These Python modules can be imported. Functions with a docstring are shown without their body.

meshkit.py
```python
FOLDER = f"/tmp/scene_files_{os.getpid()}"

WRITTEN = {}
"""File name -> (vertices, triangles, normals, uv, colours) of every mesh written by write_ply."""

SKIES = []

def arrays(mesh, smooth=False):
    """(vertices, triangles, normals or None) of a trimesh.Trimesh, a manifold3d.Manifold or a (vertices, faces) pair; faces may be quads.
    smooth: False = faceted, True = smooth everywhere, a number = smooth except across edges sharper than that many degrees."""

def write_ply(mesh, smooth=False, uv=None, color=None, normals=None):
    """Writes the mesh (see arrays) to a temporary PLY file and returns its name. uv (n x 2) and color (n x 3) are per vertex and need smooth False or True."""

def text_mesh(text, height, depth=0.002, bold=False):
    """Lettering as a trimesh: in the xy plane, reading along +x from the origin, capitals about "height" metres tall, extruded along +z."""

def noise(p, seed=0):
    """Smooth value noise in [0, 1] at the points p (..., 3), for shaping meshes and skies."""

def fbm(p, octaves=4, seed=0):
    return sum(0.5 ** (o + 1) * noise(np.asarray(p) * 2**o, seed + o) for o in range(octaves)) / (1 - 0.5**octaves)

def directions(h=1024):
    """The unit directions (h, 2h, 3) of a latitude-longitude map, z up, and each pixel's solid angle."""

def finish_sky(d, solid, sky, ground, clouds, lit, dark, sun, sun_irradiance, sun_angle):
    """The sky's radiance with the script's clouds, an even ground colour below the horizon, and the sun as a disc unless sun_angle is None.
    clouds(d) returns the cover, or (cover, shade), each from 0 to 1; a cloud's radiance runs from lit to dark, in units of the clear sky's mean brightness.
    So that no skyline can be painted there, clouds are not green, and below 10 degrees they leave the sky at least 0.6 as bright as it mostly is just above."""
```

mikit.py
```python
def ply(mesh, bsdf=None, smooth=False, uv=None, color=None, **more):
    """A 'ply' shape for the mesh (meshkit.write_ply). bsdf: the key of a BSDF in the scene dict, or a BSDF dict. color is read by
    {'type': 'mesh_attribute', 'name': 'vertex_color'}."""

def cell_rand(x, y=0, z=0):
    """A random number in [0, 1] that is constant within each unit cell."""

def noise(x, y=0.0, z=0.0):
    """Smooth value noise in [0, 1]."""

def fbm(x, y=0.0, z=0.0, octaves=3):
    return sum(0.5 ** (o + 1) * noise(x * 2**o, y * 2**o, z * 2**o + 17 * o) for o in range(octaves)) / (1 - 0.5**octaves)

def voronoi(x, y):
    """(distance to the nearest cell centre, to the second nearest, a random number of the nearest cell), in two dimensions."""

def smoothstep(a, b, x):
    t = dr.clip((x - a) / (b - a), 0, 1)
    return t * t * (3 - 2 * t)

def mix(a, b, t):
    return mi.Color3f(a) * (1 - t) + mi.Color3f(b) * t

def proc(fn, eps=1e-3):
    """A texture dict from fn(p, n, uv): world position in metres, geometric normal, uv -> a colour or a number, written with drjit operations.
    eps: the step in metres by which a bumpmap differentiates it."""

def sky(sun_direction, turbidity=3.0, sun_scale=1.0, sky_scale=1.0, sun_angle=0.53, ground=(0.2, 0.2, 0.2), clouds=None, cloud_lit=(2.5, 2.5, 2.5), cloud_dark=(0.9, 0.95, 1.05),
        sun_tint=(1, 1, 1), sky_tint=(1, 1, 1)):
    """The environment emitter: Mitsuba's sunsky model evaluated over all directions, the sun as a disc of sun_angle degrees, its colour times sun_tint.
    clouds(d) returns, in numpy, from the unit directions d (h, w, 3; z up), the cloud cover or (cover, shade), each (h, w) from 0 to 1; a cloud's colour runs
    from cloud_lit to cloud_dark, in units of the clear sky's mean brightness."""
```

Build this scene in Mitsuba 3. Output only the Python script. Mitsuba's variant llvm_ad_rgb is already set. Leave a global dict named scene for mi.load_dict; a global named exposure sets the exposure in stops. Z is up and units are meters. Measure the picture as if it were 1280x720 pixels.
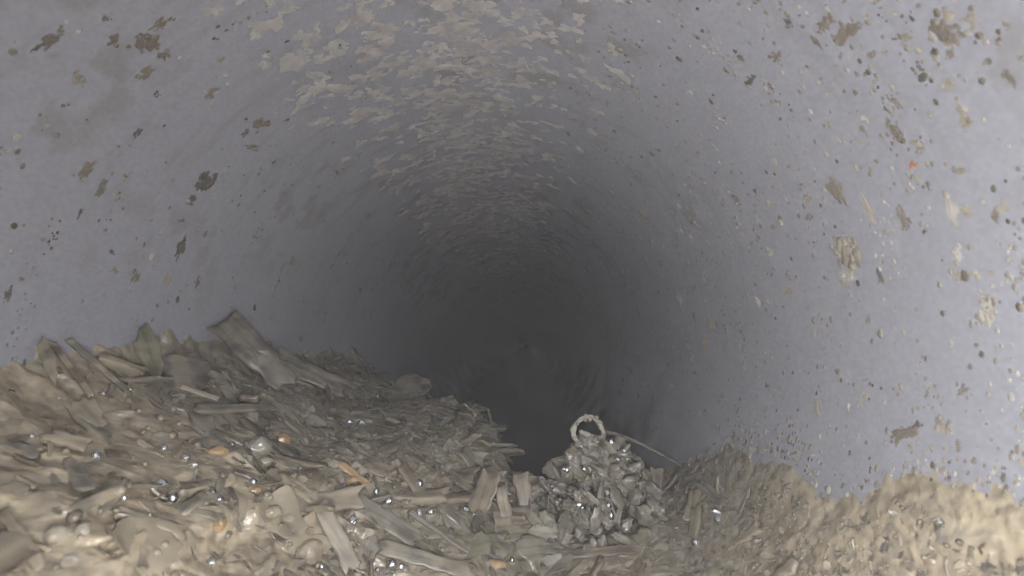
import math
import numpy as np
import trimesh
import drjit as dr
import mitsuba as mi
import mikit
import meshkit
from scipy.ndimage import gaussian_filter, map_coordinates
from shapely.geometry import Polygon
from shapely.ops import unary_union

T = mi.ScalarTransform4f
rng = np.random.default_rng(7)
scene, labels = {}, {}

# ------------------------------------------------------------------ camera, sky, lamp, exposure
R = 0.15                                    # inner radius of the pipe; its axis is the y axis
F_PX, VPX, VPY = 545.0, 658.0, 430.0        # focal length and the pipe's vanishing point, in pixels of a 1280 x 720 frame
EYE = np.array([0.030, 0.0, 0.002])
_n = math.sqrt(F_PX ** 2 + (VPX - 640) ** 2 + (VPY - 360) ** 2)
_b = math.asin((VPX - 640) / _n)
_a = math.acos(F_PX / _n / math.cos(_b))
FWD = np.array([-math.sin(_b) * math.cos(_a), math.cos(_b) * math.cos(_a), math.sin(_a)])
RIGHT = np.array([math.cos(_b), math.sin(_b), 0.0])
UP = np.cross(RIGHT, FWD)
HAZE_DENSITY = 0.19
LAMP = 755.0                                # radiance of the LEDs of the inspection lamp
exposure = 0.0

scene['haze_medium'] = {'type': 'homogeneous', 'albedo': {'type': 'rgb', 'value': [0.95, 0.95, 0.95]}, 'sigma_t': HAZE_DENSITY}
scene['camera'] = {'type': 'thinlens', 'fov': 2 * math.degrees(math.atan(640 / F_PX)), 'fov_axis': 'x',
                   'aperture_radius': 0.0005, 'focus_distance': 0.30, 'near_clip': 0.004, 'far_clip': 60.0,
                   'to_world': T().look_at(origin=EYE.tolist(), target=(EYE + FWD).tolist(), up=[0, 0, 1]),
                   'medium': {'type': 'ref', 'id': 'haze_medium'}}
scene['sky'] = {**mikit.sky([0.4, -0.5, 0.7], turbidity=3, sun_scale=0.2, sun_angle=10, sky_scale=1.0), 'sampling_weight': 0.15}


def rot_to(d, up=(0, 0, 1)):
    """columns: right, up, d"""
    d = np.asarray(d, float) / np.linalg.norm(d)
    x = np.cross(up, d)
    x /= np.linalg.norm(x)
    return np.stack([x, np.cross(d, x), d], 1)


def mat4(cols, p):
    m = np.eye(4)
    m[:3, :3] = cols
    m[:3, 3] = p
    return m


# ------------------------------------------------------------------ bookkeeping
count = {}


def numbered(key):
    n = count.get(key, 0)
    count[key] = n + 1
    return key if n == 0 else f'{key}_{n:03d}'


def tag(key, label=None, cat=None, group=None, kind=None):
    d = {}
    for k, v in (('label', label), ('category', cat), ('group', group), ('kind', kind)):
        if v:
            d[k] = v
    labels[key] = d


def put(name, shape, m=None, parent=None):
    key = numbered(name if parent is None else parent + '__' + name)
    scene[key] = dict(shape) if m is None else {**shape, 'to_world': T(np.asarray(m))}
    return key


def ray(px, py):
    d = FWD * F_PX + RIGHT * (px - 640) + UP * (360 - py)
    return d / np.linalg.norm(d)


def P(px, py, y):
    """the point at the distance y along the pipe that a photograph pixel looks at"""
    d = ray(px, py)
    return EYE + d * (y / d[1])


def W(px, py):
    """the point of the pipe wall behind a photograph pixel"""
    d = ray(px, py)
    a, b, c = d[0] ** 2 + d[2] ** 2, EYE[0] * d[0] + EYE[2] * d[2], EYE[0] ** 2 + EYE[2] ** 2 - R * R
    return EYE + d * ((-b + math.sqrt(b * b - a * c)) / a)


# ------------------------------------------------------------------ materials
def rgbt(v):
    return {'type': 'rgb', 'value': list(v)}


def pipe_col(p, n, uv):
    ang = dr.atan2(p.x, p.z)
    s, q = ang * R, p.y
    cloud = mikit.fbm(s * 14, q * 14, 3.1, octaves=3)
    c = mikit.mix((0.335, 0.332, 0.365), (0.362, 0.360, 0.395), cloud)
    up = mikit.smoothstep(1.9, 0.7, dr.abs(ang))
    film = mikit.smoothstep(0.50, 0.72, mikit.fbm(s * 70 + 5, q * 90, 9.0, octaves=4)) * mikit.smoothstep(0.45, 0.6, mikit.noise(s * 15, q * 15, 5.0)) * up * 0.40
    c = mi.Color3f(c) * (1 - film) + mi.Color3f(0.23, 0.20, 0.165) * film
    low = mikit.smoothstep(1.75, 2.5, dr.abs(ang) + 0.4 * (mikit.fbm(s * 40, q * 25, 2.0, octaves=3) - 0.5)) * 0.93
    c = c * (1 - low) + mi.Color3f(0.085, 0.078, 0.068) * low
    streak = mikit.smoothstep(0.54, 0.70, mikit.fbm(s * 34, q * 190, 6.0, octaves=3)) * mikit.smoothstep(0.42, 0.6, mikit.noise(s * 9 + 4, q * 11, 8.0)) * up * 0.15
    c = c * (1 - streak) + mi.Color3f(0.20, 0.185, 0.16) * streak
    fine = mikit.noise(s * 900, q * 900, 1.0)
    return c * (0.94 + 0.12 * fine)


def pipe_bump(p, n, uv):
    ang = dr.atan2(p.x, p.z)
    return mikit.fbm(ang * R * 120, p.y * 120, 4.0, octaves=3)


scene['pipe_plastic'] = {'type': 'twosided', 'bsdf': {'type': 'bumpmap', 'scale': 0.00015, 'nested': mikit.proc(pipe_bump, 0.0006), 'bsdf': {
    'type': 'principled', 'base_color': mikit.proc(pipe_col), 'roughness': 0.42, 'specular': 0.45}}}


def grain(base, dark, freq=(90, 700), spots=0.35, mud_lit=0.0):
    def fn(p, n, uv):
        g = mikit.fbm(uv.x * freq[0], uv.y * freq[1], 2.0, octaves=3)
        d = mikit.fbm(p.x * 160 + 3, p.y * 160, p.z * 160, octaves=3)
        c = mikit.mix(dark, base, mikit.smoothstep(0.25, 0.75, g))
        c = c * (1 - spots + 2 * spots * d)
        if mud_lit:
            m = mikit.smoothstep(0.42, 0.62, mikit.fbm(p.x * 130 + 9, p.y * 130, p.z * 130, octaves=3)) * mud_lit * (0.25 + 0.75 * mikit.smoothstep(0.23, 0.12, p.y))  # mud smears, heavier at the near end to paint in the stronger lamplight
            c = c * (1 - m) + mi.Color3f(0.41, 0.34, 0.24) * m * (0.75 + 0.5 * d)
        return c
    return fn


def wet(fn, rough=0.4, spec=0.5, coat=0.25):
    return {'type': 'twosided', 'bsdf': {'type': 'principled', 'base_color': mikit.proc(fn), 'roughness': rough, 'specular': spec, 'clearcoat': coat, 'clearcoat_gloss': 0.75}}


TONES = {'grey': ((0.25, 0.228, 0.185), (0.135, 0.12, 0.095)), 'brown': ((0.215, 0.175, 0.128), (0.11, 0.088, 0.062)), 'tan': ((0.34, 0.29, 0.21), (0.20, 0.165, 0.115)),
         'pale': ((0.40, 0.36, 0.295), (0.27, 0.24, 0.19)), 'dark': ((0.13, 0.113, 0.09), (0.07, 0.06, 0.048)), 'orange': ((0.44, 0.29, 0.15), (0.33, 0.21, 0.10)),
         'olive': ((0.215, 0.198, 0.135), (0.125, 0.113, 0.072))}


def greyer(c, k=0.45):
    return tuple(k * sum(c) / 3 + (1 - k) * x for x in c)


for k, (a, b) in TONES.items():
    scene['wet_' + k] = wet(grain(a, b, mud_lit=0.25 if k == 'orange' else 0.75), 0.36, coat=0.6)
    scene['dirt_' + k] = wet(grain(greyer([x * (1.45 if k in ('dark', 'brown') else 1.2 if k in ('tan', 'pale') else 1.1) for x in a], 0.25), greyer([x * (1.2 if k in ('tan', 'pale') else 1) for x in b], 0.3)), 0.6, 0.3, 0.0)
scene['dirt_orange'] = wet(grain((0.46, 0.20, 0.11), (0.34, 0.15, 0.08)), 0.6, 0.3, 0.0)
scene['scale_crust'] = {'type': 'twosided', 'bsdf': {'type': 'principled', 'base_color': mikit.proc(grain((0.49, 0.46, 0.43), (0.42, 0.395, 0.37), (200, 200), 0.25)), 'roughness': 0.6, 'specular': 0.3}}


def silt_col(p, n, uv):
    a = mikit.fbm(p.x * 45, p.y * 45, p.z * 45, octaves=4)
    b = mikit.fbm(p.x * 260 + 7, p.y * 420, p.z * 260, octaves=3)
    sandy_lit = mikit.smoothstep(0.27, 0.12, p.y + 0.06 * (a - 0.5))           # tan near end, lightened so the colour carries the closer lamplight
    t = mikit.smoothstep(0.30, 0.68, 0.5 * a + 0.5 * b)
    c = mikit.mix((0.15, 0.13, 0.10), (0.30, 0.26, 0.20), t) * (1 - sandy_lit) + mikit.mix((0.265, 0.22, 0.16), (0.54, 0.445, 0.305), t) * sandy_lit
    pale = mikit.smoothstep(0.62, 0.75, mikit.fbm(p.x * 150, p.y * 230 + 11, p.z * 150, octaves=3))
    return c * (1 - 0.4 * pale) + mi.Color3f(0.44, 0.40, 0.33) * (0.4 * pale)


def silt_bump(p, n, uv):
    return mikit.fbm(p.x * 420, p.y * 420, p.z * 420, octaves=3)


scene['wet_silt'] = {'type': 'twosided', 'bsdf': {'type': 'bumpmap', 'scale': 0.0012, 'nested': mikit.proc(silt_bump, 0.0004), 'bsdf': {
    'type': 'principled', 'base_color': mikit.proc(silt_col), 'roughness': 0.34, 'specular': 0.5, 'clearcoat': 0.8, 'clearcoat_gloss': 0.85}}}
scene['wet_bead'] = {'type': 'roughconductor', 'material': 'none', 'alpha': 0.16, 'specular_reflectance': rgbt((0.9, 0.91, 0.95))}
scene['lamp_shell'] = {'type': 'principled', 'base_color': rgbt((0.05, 0.05, 0.055)), 'roughness': 0.4}
scene['bare_soil'] = {'type': 'twosided', 'bsdf': {'type': 'diffuse', 'reflectance': rgbt((0.17, 0.13, 0.09))}}

# ------------------------------------------------------------------ the setting: pipe, ground round its mouth
PIPE_BACK, PIPE_END = -2.1, 9.0


def tube_mesh(points, radii, sides=48, cap=False):
    points = np.asarray(points, float)
    tan = np.gradient(points, axis=0)
    tan /= np.linalg.norm(tan, axis=1, keepdims=True)
    ref = np.array([0, 0, 1.0]) if abs(tan[0][2]) < 0.9 else np.array([1.0, 0, 0])
    u = np.cross(ref, tan[0])
    V = []
    for p, t, r in zip(points, tan, np.broadcast_to(radii, len(points))):
        u = u - t * (u @ t)
        u /= np.linalg.norm(u)
        w = np.cross(t, u)
        a = np.arange(sides) / sides * 2 * math.pi
        V.append(p + r * (np.cos(a)[:, None] * u + np.sin(a)[:, None] * w))
    n = len(points)
    V = np.vstack(V)
    f = []
    i = np.arange(sides)
    j = (i + 1) % sides
    for k in range(n - 1):
        f += [np.stack([k * sides + i, k * sides + j, (k + 1) * sides + j], 1), np.stack([k * sides + i, (k + 1) * sides + j, (k + 1) * sides + i], 1)]
    if cap:
        V = np.vstack([V, points[:1], points[-1:]])
        f += [np.stack([i * 0 + n * sides, j, i], 1), np.stack([i * 0 + n * sides + 1, (n - 1) * sides + i, (n - 1) * sides + j], 1)]
    return trimesh.Trimesh(V, np.vstack(f), process=False)


def pipe_mesh(r_in=R, r_out=R + 0.008, sides=192):
    ys = np.concatenate([np.linspace(PIPE_BACK, 0, 12), np.linspace(0.1, 14.0, 60)])
    line = [[0, y, 0] for y in ys]
    for k in range(1, 21):                              # far off the pipe bends to the left
        a = k / 20 * math.pi / 2
        line.append([-1.2 + 1.2 * math.cos(a), 14 + 1.2 * math.sin(a), 0])
    line.append([-4, 15.2, 0])
    inner, outer = tube_mesh(line, r_in, sides), tube_mesh(line, r_out, sides)
    inner.invert()
    n = len(inner.vertices)
    i = np.arange(sides)
    j = (i + 1) % sides
    ring = np.vstack([np.stack([i, n + j, n + i], 1), np.stack([i, j, n + j], 1)])
    end = np.stack([i * 0 + 2 * n, n - sides + i, n - sides + j], 1)
    return trimesh.Trimesh(np.vstack([inner.vertices, outer.vertices, [line[-1]]]), np.vstack([inner.faces, outer.faces + n, ring, end]), process=False)


k = put('drain_pipe', mikit.ply(pipe_mesh(), 'pipe_plastic', smooth=40))
tag(k, 'smooth grey plastic drain pipe seen from the inside, running into the dark', 'pipe', kind='structure')
bank = trimesh.creation.extrude_polygon(Polygon([(-5, -0.4), (5, -0.4), (5, 1.2), (-5, 1.2)]).difference(Polygon([((R + 0.010) * math.cos(a), (R + 0.010) * math.sin(a)) for a in np.linspace(0, 2 * math.pi, 96, endpoint=False)])), 0.3, engine='earcut')
bank.apply_transform(np.array([[1, 0, 0, 0], [0, 0, 1, PIPE_BACK + 0.02], [0, 1, 0, 0], [0, 0, 0, 1.0]]))
bank.fix_normals()
apron = trimesh.creation.box((10, 4, 0.2), T_ := trimesh.transformations.translation_matrix([0, PIPE_BACK - 2.0, -0.5]))
top = trimesh.creation.box((10, 18, 0.2), trimesh.transformations.translation_matrix([0, PIPE_BACK + 9.34, 1.31]))
k = put('ground', mikit.ply(trimesh.util.concatenate([bank, apron, top]), 'bare_soil'))
tag(k, 'bare soil bank round the open mouth of the pipe', 'ground', kind='structure')

# ------------------------------------------------------------------ the bed of wet debris: thickness over the wall, by angle from straight down and distance
TAIL = [(0.1375, -0.060), (0.1465, -0.034)]
NEAR = np.array([(-0.150, -0.004), (-0.125, -0.026), (-0.10, -0.036), (-0.07, -0.054), (-0.04, -0.083), (-0.01, -0.103), (0.02, -0.112), (0.05, -0.114), (0.08, -0.110), (0.105, -0.098), (0.125, -0.079)] + TAIL)
FAR = np.array([(-0.150, -0.004), (-0.125, -0.026), (-0.10, -0.041), (-0.07, -0.048), (-0.04, -0.052), (-0.012, -0.055), (0.004, -0.063), (0.016, -0.078), (0.03, -0.089), (0.06, -0.091), (0.09, -0.089), (0.11, -0.084), (0.125, -0.075)] + TAIL)
A0, A1, Y0, Y1 = -108.0, 88.0, -0.16, 0.95
NA, NY = 430, 860
aa, yy = np.linspace(A0, A1, NA), np.linspace(Y0, Y1, NY)
AA, YY = np.meshgrid(aa, yy, indexing='ij')


def over_wall(prof):
    pa, pr = np.degrees(np.arctan2(prof[:, 0], -prof[:, 1])), np.hypot(prof[:, 0], prof[:, 1])
    t = np.interp(AA, pa, R - pr)
    return np.where(AA < pa[0], (AA - pa[0]) * 0.0011, t)


q3 = np.stack([AA / 57.3 * R, YY, AA * 0], -1)
rise = np.clip((YY - 0.15) / 0.15, 0, 1)
rise = rise * rise * (3 - 2 * rise)
full = over_wall(NEAR) * (1 - rise) + over_wall(FAR) * rise
edge = np.interp(YY, [-0.2, 0.10, 0.14, 0.172, 0.195, 0.25, 0.275, 0.31, 0.40], [79, 78, 76, 67, 72, 69, 63, 56, 42]) + 6 * (meshkit.fbm(q3 * 80, 4, 18) - 0.5)
full = np.where(AA > 50, np.maximum(full, 0.0016), full)
full = np.minimum(full, (edge - AA) * 0.00035 + 0.004 * np.maximum(edge - AA - 10, 0))
full = gaussian_filter(full, (2, 1))
thin = 0.009 - 0.016 * (np.abs(AA - 5) / 40) ** 2
thin = thin * 0 - 0.012
yend = np.interp(AA, [-108, -80, -60, -35, -14, 4, 14, 32, 45, 60, 84], [0.52, 0.51, 0.49, 0.47, 0.45, 0.41, 0.355, 0.345, 0.36, 0.42, 0.42])
yend = yend + 0.05 * (meshkit.fbm(q3 * [30, 0, 0], 3, 5) - 0.5)
s = np.clip((yend - YY) / 0.06, 0, 1)
s = s * s * (3 - 2 * s)
near = np.clip((YY + 0.02) / 0.06, 0, 1)                 # the lamp head has pushed the heap down just round itself
thick = thin + (full - thin) * s
calm = 1 - 0.88 * np.clip((AA - 44) / 12, 0, 1)
thick += 0.0009 * (meshkit.fbm(q3 * 330, 3, 4) - 0.5) * np.clip((AA - 34) / 10, 0, 1)
thick += calm * (0.012 * (meshkit.fbm(q3 * 26, 3, 1) - 0.5) * (0.4 + 0.6 * s) + 0.006 * (meshkit.fbm(q3 * 90, 3, 2) - 0.5))
smooth_thick = gaussian_filter(thick, 5)
cell_a, cell_y = (A1 - A0) / (NA - 1), (Y1 - Y0) / (NY - 1)
for _ in range(4200):                                       # flat pieces sunk in the silt, seen as relief
    a0, y0 = rng.uniform(-95, 70), rng.uniform(-0.05, 0.50)
    right_side = a0 > 42
    L, Wd = (rng.uniform(0.004, 0.018), rng.uniform(0.002, 0.006)) if not right_side else (rng.uniform(0.0015, 0.005), rng.uniform(0.001, 0.0025))
    th = rng.normal(0.25, 0.5)
    ia, iy = (a0 - A0) / cell_a, (y0 - Y0) / cell_y
    ra, ry = int(L / (cell_a / 57.3 * 0.11)) + 2, int(L / cell_y) + 2
    sl = (slice(max(0, int(ia) - ra), int(ia) + ra + 1), slice(max(0, int(iy) - ry), int(iy) + ry + 1))
    x = (AA[sl] - a0) / 57.3 * 0.11
    y = YY[sl] - y0
    u, v = x * math.cos(th) + y * math.sin(th), -x * math.sin(th) + y * math.cos(th)
    inside = (np.abs(u) / L) ** 3 + (np.abs(v) / Wd) ** 2.5 < 1
    lift = (rng.uniform(0.0002, 0.0028) if not right_side else rng.uniform(0.0001, 0.0006)) + (u * rng.normal(0, 0.13) + v * rng.normal(0, 0.25)) * (0.4 if right_side else 1)
    base = smooth_thick[min(max(int(ia), 0), NA - 1), min(max(int(iy), 0), NY - 1)]
    if base < -0.0005:
        continue
    thick[sl] = np.where(inside & (s[sl] > 0.1), np.maximum(thick[sl], smooth_thick[sl] + lift), thick[sl])
thick = gaussian_filter(thick, 0.55)
smooth_thick = gaussian_filter(thick, 3)
keep = thick > -0.004


def polar(a, y, r):
    a = np.radians(a)
    return np.stack([r * np.sin(a), y + 0 * a, -r * np.cos(a)], -1)


V = polar(AA, YY, R - thick).reshape(-1, 3)
idx = np.arange(NA * NY).reshape(NA, NY)
quads = np.stack([idx[:-1, :-1], idx[1:, :-1], idx[1:, 1:], idx[:-1, 1:]], -1).reshape(-1, 4)
quads = quads[keep.reshape(-1)[quads].any(1)]
used, inv = np.unique(quads, return_inverse=True)
bed = trimesh.Trimesh(V[used], np.vstack([inv.reshape(-1, 4)[:, [0, 2, 1]], inv.reshape(-1, 4)[:, [0, 3, 2]]]), process=False)
if bed.face_normals[np.argmin(np.abs(bed.triangles_center[:, 1] - 0.2) + np.abs(bed.triangles_center[:, 0]))][2] < 0:
    bed.invert()
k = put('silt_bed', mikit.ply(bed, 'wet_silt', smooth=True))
tag(k, 'wet brown silt full of plant scraps heaped along the bottom of the pipe', 'silt', kind='stuff')


def thickness(a, y, f=smooth_thick):
    return map_coordinates(f, [[(a - A0) / cell_a], [(y - Y0) / cell_y]], order=1, mode='nearest')[0]


def bed_frame(a, y):
    """point on the bed's smooth surface and the frame (across, along the pipe, out)"""
    def pt(a, y):
        return polar(a, y, R - thickness(a, y))
    p = pt(a, y)
    da, dy = pt(a + 1.5, y) - pt(a - 1.5, y), pt(a, y + 0.004) - pt(a, y - 0.004)
    n = np.cross(da, dy)
    n /= np.linalg.norm(n)
    x = da / np.linalg.norm(da)
    return p, x, np.cross(n, x), n


def B(px, py):
    """the point of the bed (or of the wall) behind a photograph pixel"""
    d = ray(px, py)
    ts = np.linspace(0.03, 1.2, 1200)
    q = EYE + ts[:, None] * d
    a = np.degrees(np.arctan2(q[:, 0], -q[:, 2]))
    r = np.hypot(q[:, 0], q[:, 2])
    t = map_coordinates(smooth_thick, [(a - A0) / cell_a, (q[:, 1] - Y0) / cell_y], order=1, mode='nearest')
    t = np.where((a < A0) | (a > A1), 0, np.maximum(t, 0))
    hit = np.nonzero(r > R - t)[0]
    return q[hit[0]] if len(hit) else q[-1]


# ------------------------------------------------------------------ shapes of the debris
def plate(outline, thick, rings=(1.0, 0.93, 0.55, 0.2), curl=0.0, twist=0.0, rough=0.0, seed=0, crease=0.0):
    """a flat piece with the outline (n x 2), rounded edge, bent; uv = its own x and y"""
    o = np.asarray(outline, float)
    c = o.mean(0)
    n = len(o)
    pts, lay = [], []
    for side in (1, -1):
        for r in rings:
            z = thick / 2 * side * (0.25 if r == 1.0 else 1.0)
            pts.append(np.column_stack([c + (o - c) * r, np.full(n, z)]))
    tops = len(rings)
    V = np.vstack(pts + [[[*c, thick / 2]], [[*c, -thick / 2]]])
    f = []
    i = np.arange(n)
    j = (i + 1) % n

    def strip(a, b, flip):
        q = [np.stack([a * n + i, a * n + j, b * n + j], 1), np.stack([a * n + i, b * n + j, b * n + i], 1)]
        f.extend(x[:, ::-1] if flip else x for x in q)
    for k in range(tops - 1):
        strip(k, k + 1, False)
        strip(tops + k, tops + k + 1, True)
    strip(0, tops, True)
    f.append(np.stack([(tops - 1) * n + i, (tops - 1) * n + j, i * 0 + len(V) - 2], 1))
    f.append(np.stack([(2 * tops - 1) * n + j, (2 * tops - 1) * n + i, i * 0 + len(V) - 1], 1))
    uv = V[:, :2].copy()
    size = np.ptp(o[:, 0]) / 2 + 1e-9
    x, y = V[:, 0], V[:, 1]
    V[:, 2] += curl * size * (x / size) ** 2 + twist * x * y / size + crease * np.abs(y)
    if rough:
        V[:, 2] += rough * (meshkit.fbm(np.column_stack([x * 260, y * 420, 0 * x + seed]), 3, seed) - 0.5) * np.where(V[:, 2] > -9, 1, 1)
    return trimesh.Trimesh(V, np.vstack(f), process=False), uv


def chip_outline(L, Wd, r, ends=0.35, n=9):
    """a split piece of wood: long straight sides, broken ends"""
    x = np.linspace(-1, 1, n)
    w0, w1 = r.uniform(0.55, 1), r.uniform(0.55, 1)
    upper = 0.5 * Wd * (w0 + (w1 - w0) * (x + 1) / 2 + 0.07 * r.normal(size=n))
    lower = -0.5 * Wd * (w1 + (w0 - w1) * (x + 1) / 2 + 0.07 * r.normal(size=n))
    jag = lambda: r.uniform(-ends, ends) * min(Wd, 0.35 * L)
    left = [(-L / 2 + jag(), y) for y in np.linspace(lower[0], upper[0], 4)[1:-1]]
    right = [(L / 2 + jag(), y) for y in np.linspace(upper[-1], lower[-1], 4)[1:-1]]
    xs = x * L / 2
    pts = [*left, *zip(xs, upper), *right, *zip(xs[::-1], lower[::-1])]
    return np.array(pts)[::-1]


def leaf_outline(L, Wd, r, n=22, torn=0.16):
    a = np.arange(n) / n * 2 * math.pi
    rad = 1 + torn * r.normal(size=n) * 0.6
    x, y = np.cos(a) * L / 2 * rad, np.sin(a) * Wd / 2 * rad * (1 - 0.35 * np.cos(a))
    return np.column_stack([x, y])


def lump(size, r, level=2, amount=0.55, freq=1.6):
    m = trimesh.creation.icosphere(level)
    v = m.vertices
    off = r.uniform(0, 50, 3)
    k = 1 + amount * (meshkit.fbm(v * freq + off, 3) - 0.5) * 2
    return trimesh.Trimesh(v * k[:, None] * size, m.faces, process=False)


def bent_twig(L, rad, r, n=9, sides=7, bend=0.12):
    x = np.linspace(-0.5, 0.5, n) * L
    w = np.column_stack([x, np.cumsum(r.normal(0, bend, n)) * L / n, np.cumsum(r.normal(0, bend, n)) * L / n])
    return tube_mesh(w, rad * np.linspace(1, r.uniform(0.5, 0.9), n) * (1 + 0.1 * r.normal(size=n)), sides, cap=True)


def dictof(mu, mat, smooth=35):
    if isinstance(mu, tuple):
        return mikit.ply(mu[0], mat, smooth=True, uv=mu[1])
    return mikit.ply(mu, mat, smooth=smooth)


CH_TONE = ['grey', 'grey', 'brown', 'brown', 'tan', 'grey', 'olive', 'dark']
chip_shapes = []                                           # (length, shapes by tone) of unit chips: 10 mm long, scaled when placed
vr = np.random.default_rng(21)
chip_variants, leaf_variants = [], []
for i in range(22):
    asp = vr.uniform(0.18, 0.5)
    chip_variants.append(plate(chip_outline(0.010, 0.010 * asp, vr), 0.010 * vr.uniform(0.06, 0.13), curl=vr.normal(0, 0.08), twist=vr.normal(0, 0.12), rough=0.0006, seed=i))
for i in range(14):
    leaf_variants.append(plate(leaf_outline(0.010, 0.010 * vr.uniform(0.5, 0.95), vr), 0.00030, curl=vr.normal(0.05, 0.22), twist=vr.normal(0, 0.25), rough=0.0009, seed=40 + i, crease=vr.uniform(0, 0.15)))
twig_variants = [bent_twig(0.010, vr.uniform(0.00035, 0.0006), vr) for _ in range(10)]
grain_variants = [lump(0.001, vr, 1, 0.5) for _ in range(8)]
_made = {}


def shaped(kind, i, tone):
    key = (kind, i, tone)
    if key not in _made:
        src = {'chip': chip_variants, 'leaf': leaf_variants, 'twig': twig_variants, 'grain': grain_variants}[kind]
        _made[key] = dictof(src[i % len(src)], 'wet_' + tone, 50)
    return _made[key]


def place(p, x, y, n, heading, tilt, roll, scale, lift=0.0, wide=1.0):
    """a matrix: local x along heading in the surface, tilted up, rolled"""
    c, s_ = math.cos(heading), math.sin(heading)
    ux = c * x + s_ * y
    uz = n
    ux, uz = math.cos(tilt) * ux + math.sin(tilt) * uz, -math.sin(tilt) * ux + math.cos(tilt) * uz
    uy = np.cross(uz, ux)
    uy, uz = math.cos(roll) * uy + math.sin(roll) * uz, -math.sin(roll) * uy + math.cos(roll) * uz
    return mat4(np.stack([ux * scale, uy * scale * wide, uz * scale], 1), p + n * lift)


def in_frame(p, margin=20):
    d = p - EYE
    f = d @ FWD
    if f < 0.02:
        return False
    px, py = 640 + F_PX * (d @ RIGHT) / f, 360 - F_PX * (d @ UP) / f
    return -margin < px < 1280 + margin and -margin < py < 720 + margin


def bed_spot(a_range, y_range, r):
    while True:
        a, y = r.uniform(*a_range), r.uniform(*y_range)
        ia, iy = int((a - A0) / cell_a), int((y - Y0) / cell_y)
        if smooth_thick[ia, iy] > (0.004 if a < 44 else 0.0010) and s[ia, iy] > 0.25:
            fr = bed_frame(a, y)
            if in_frame(fr[0]):
                return a, y, fr


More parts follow.
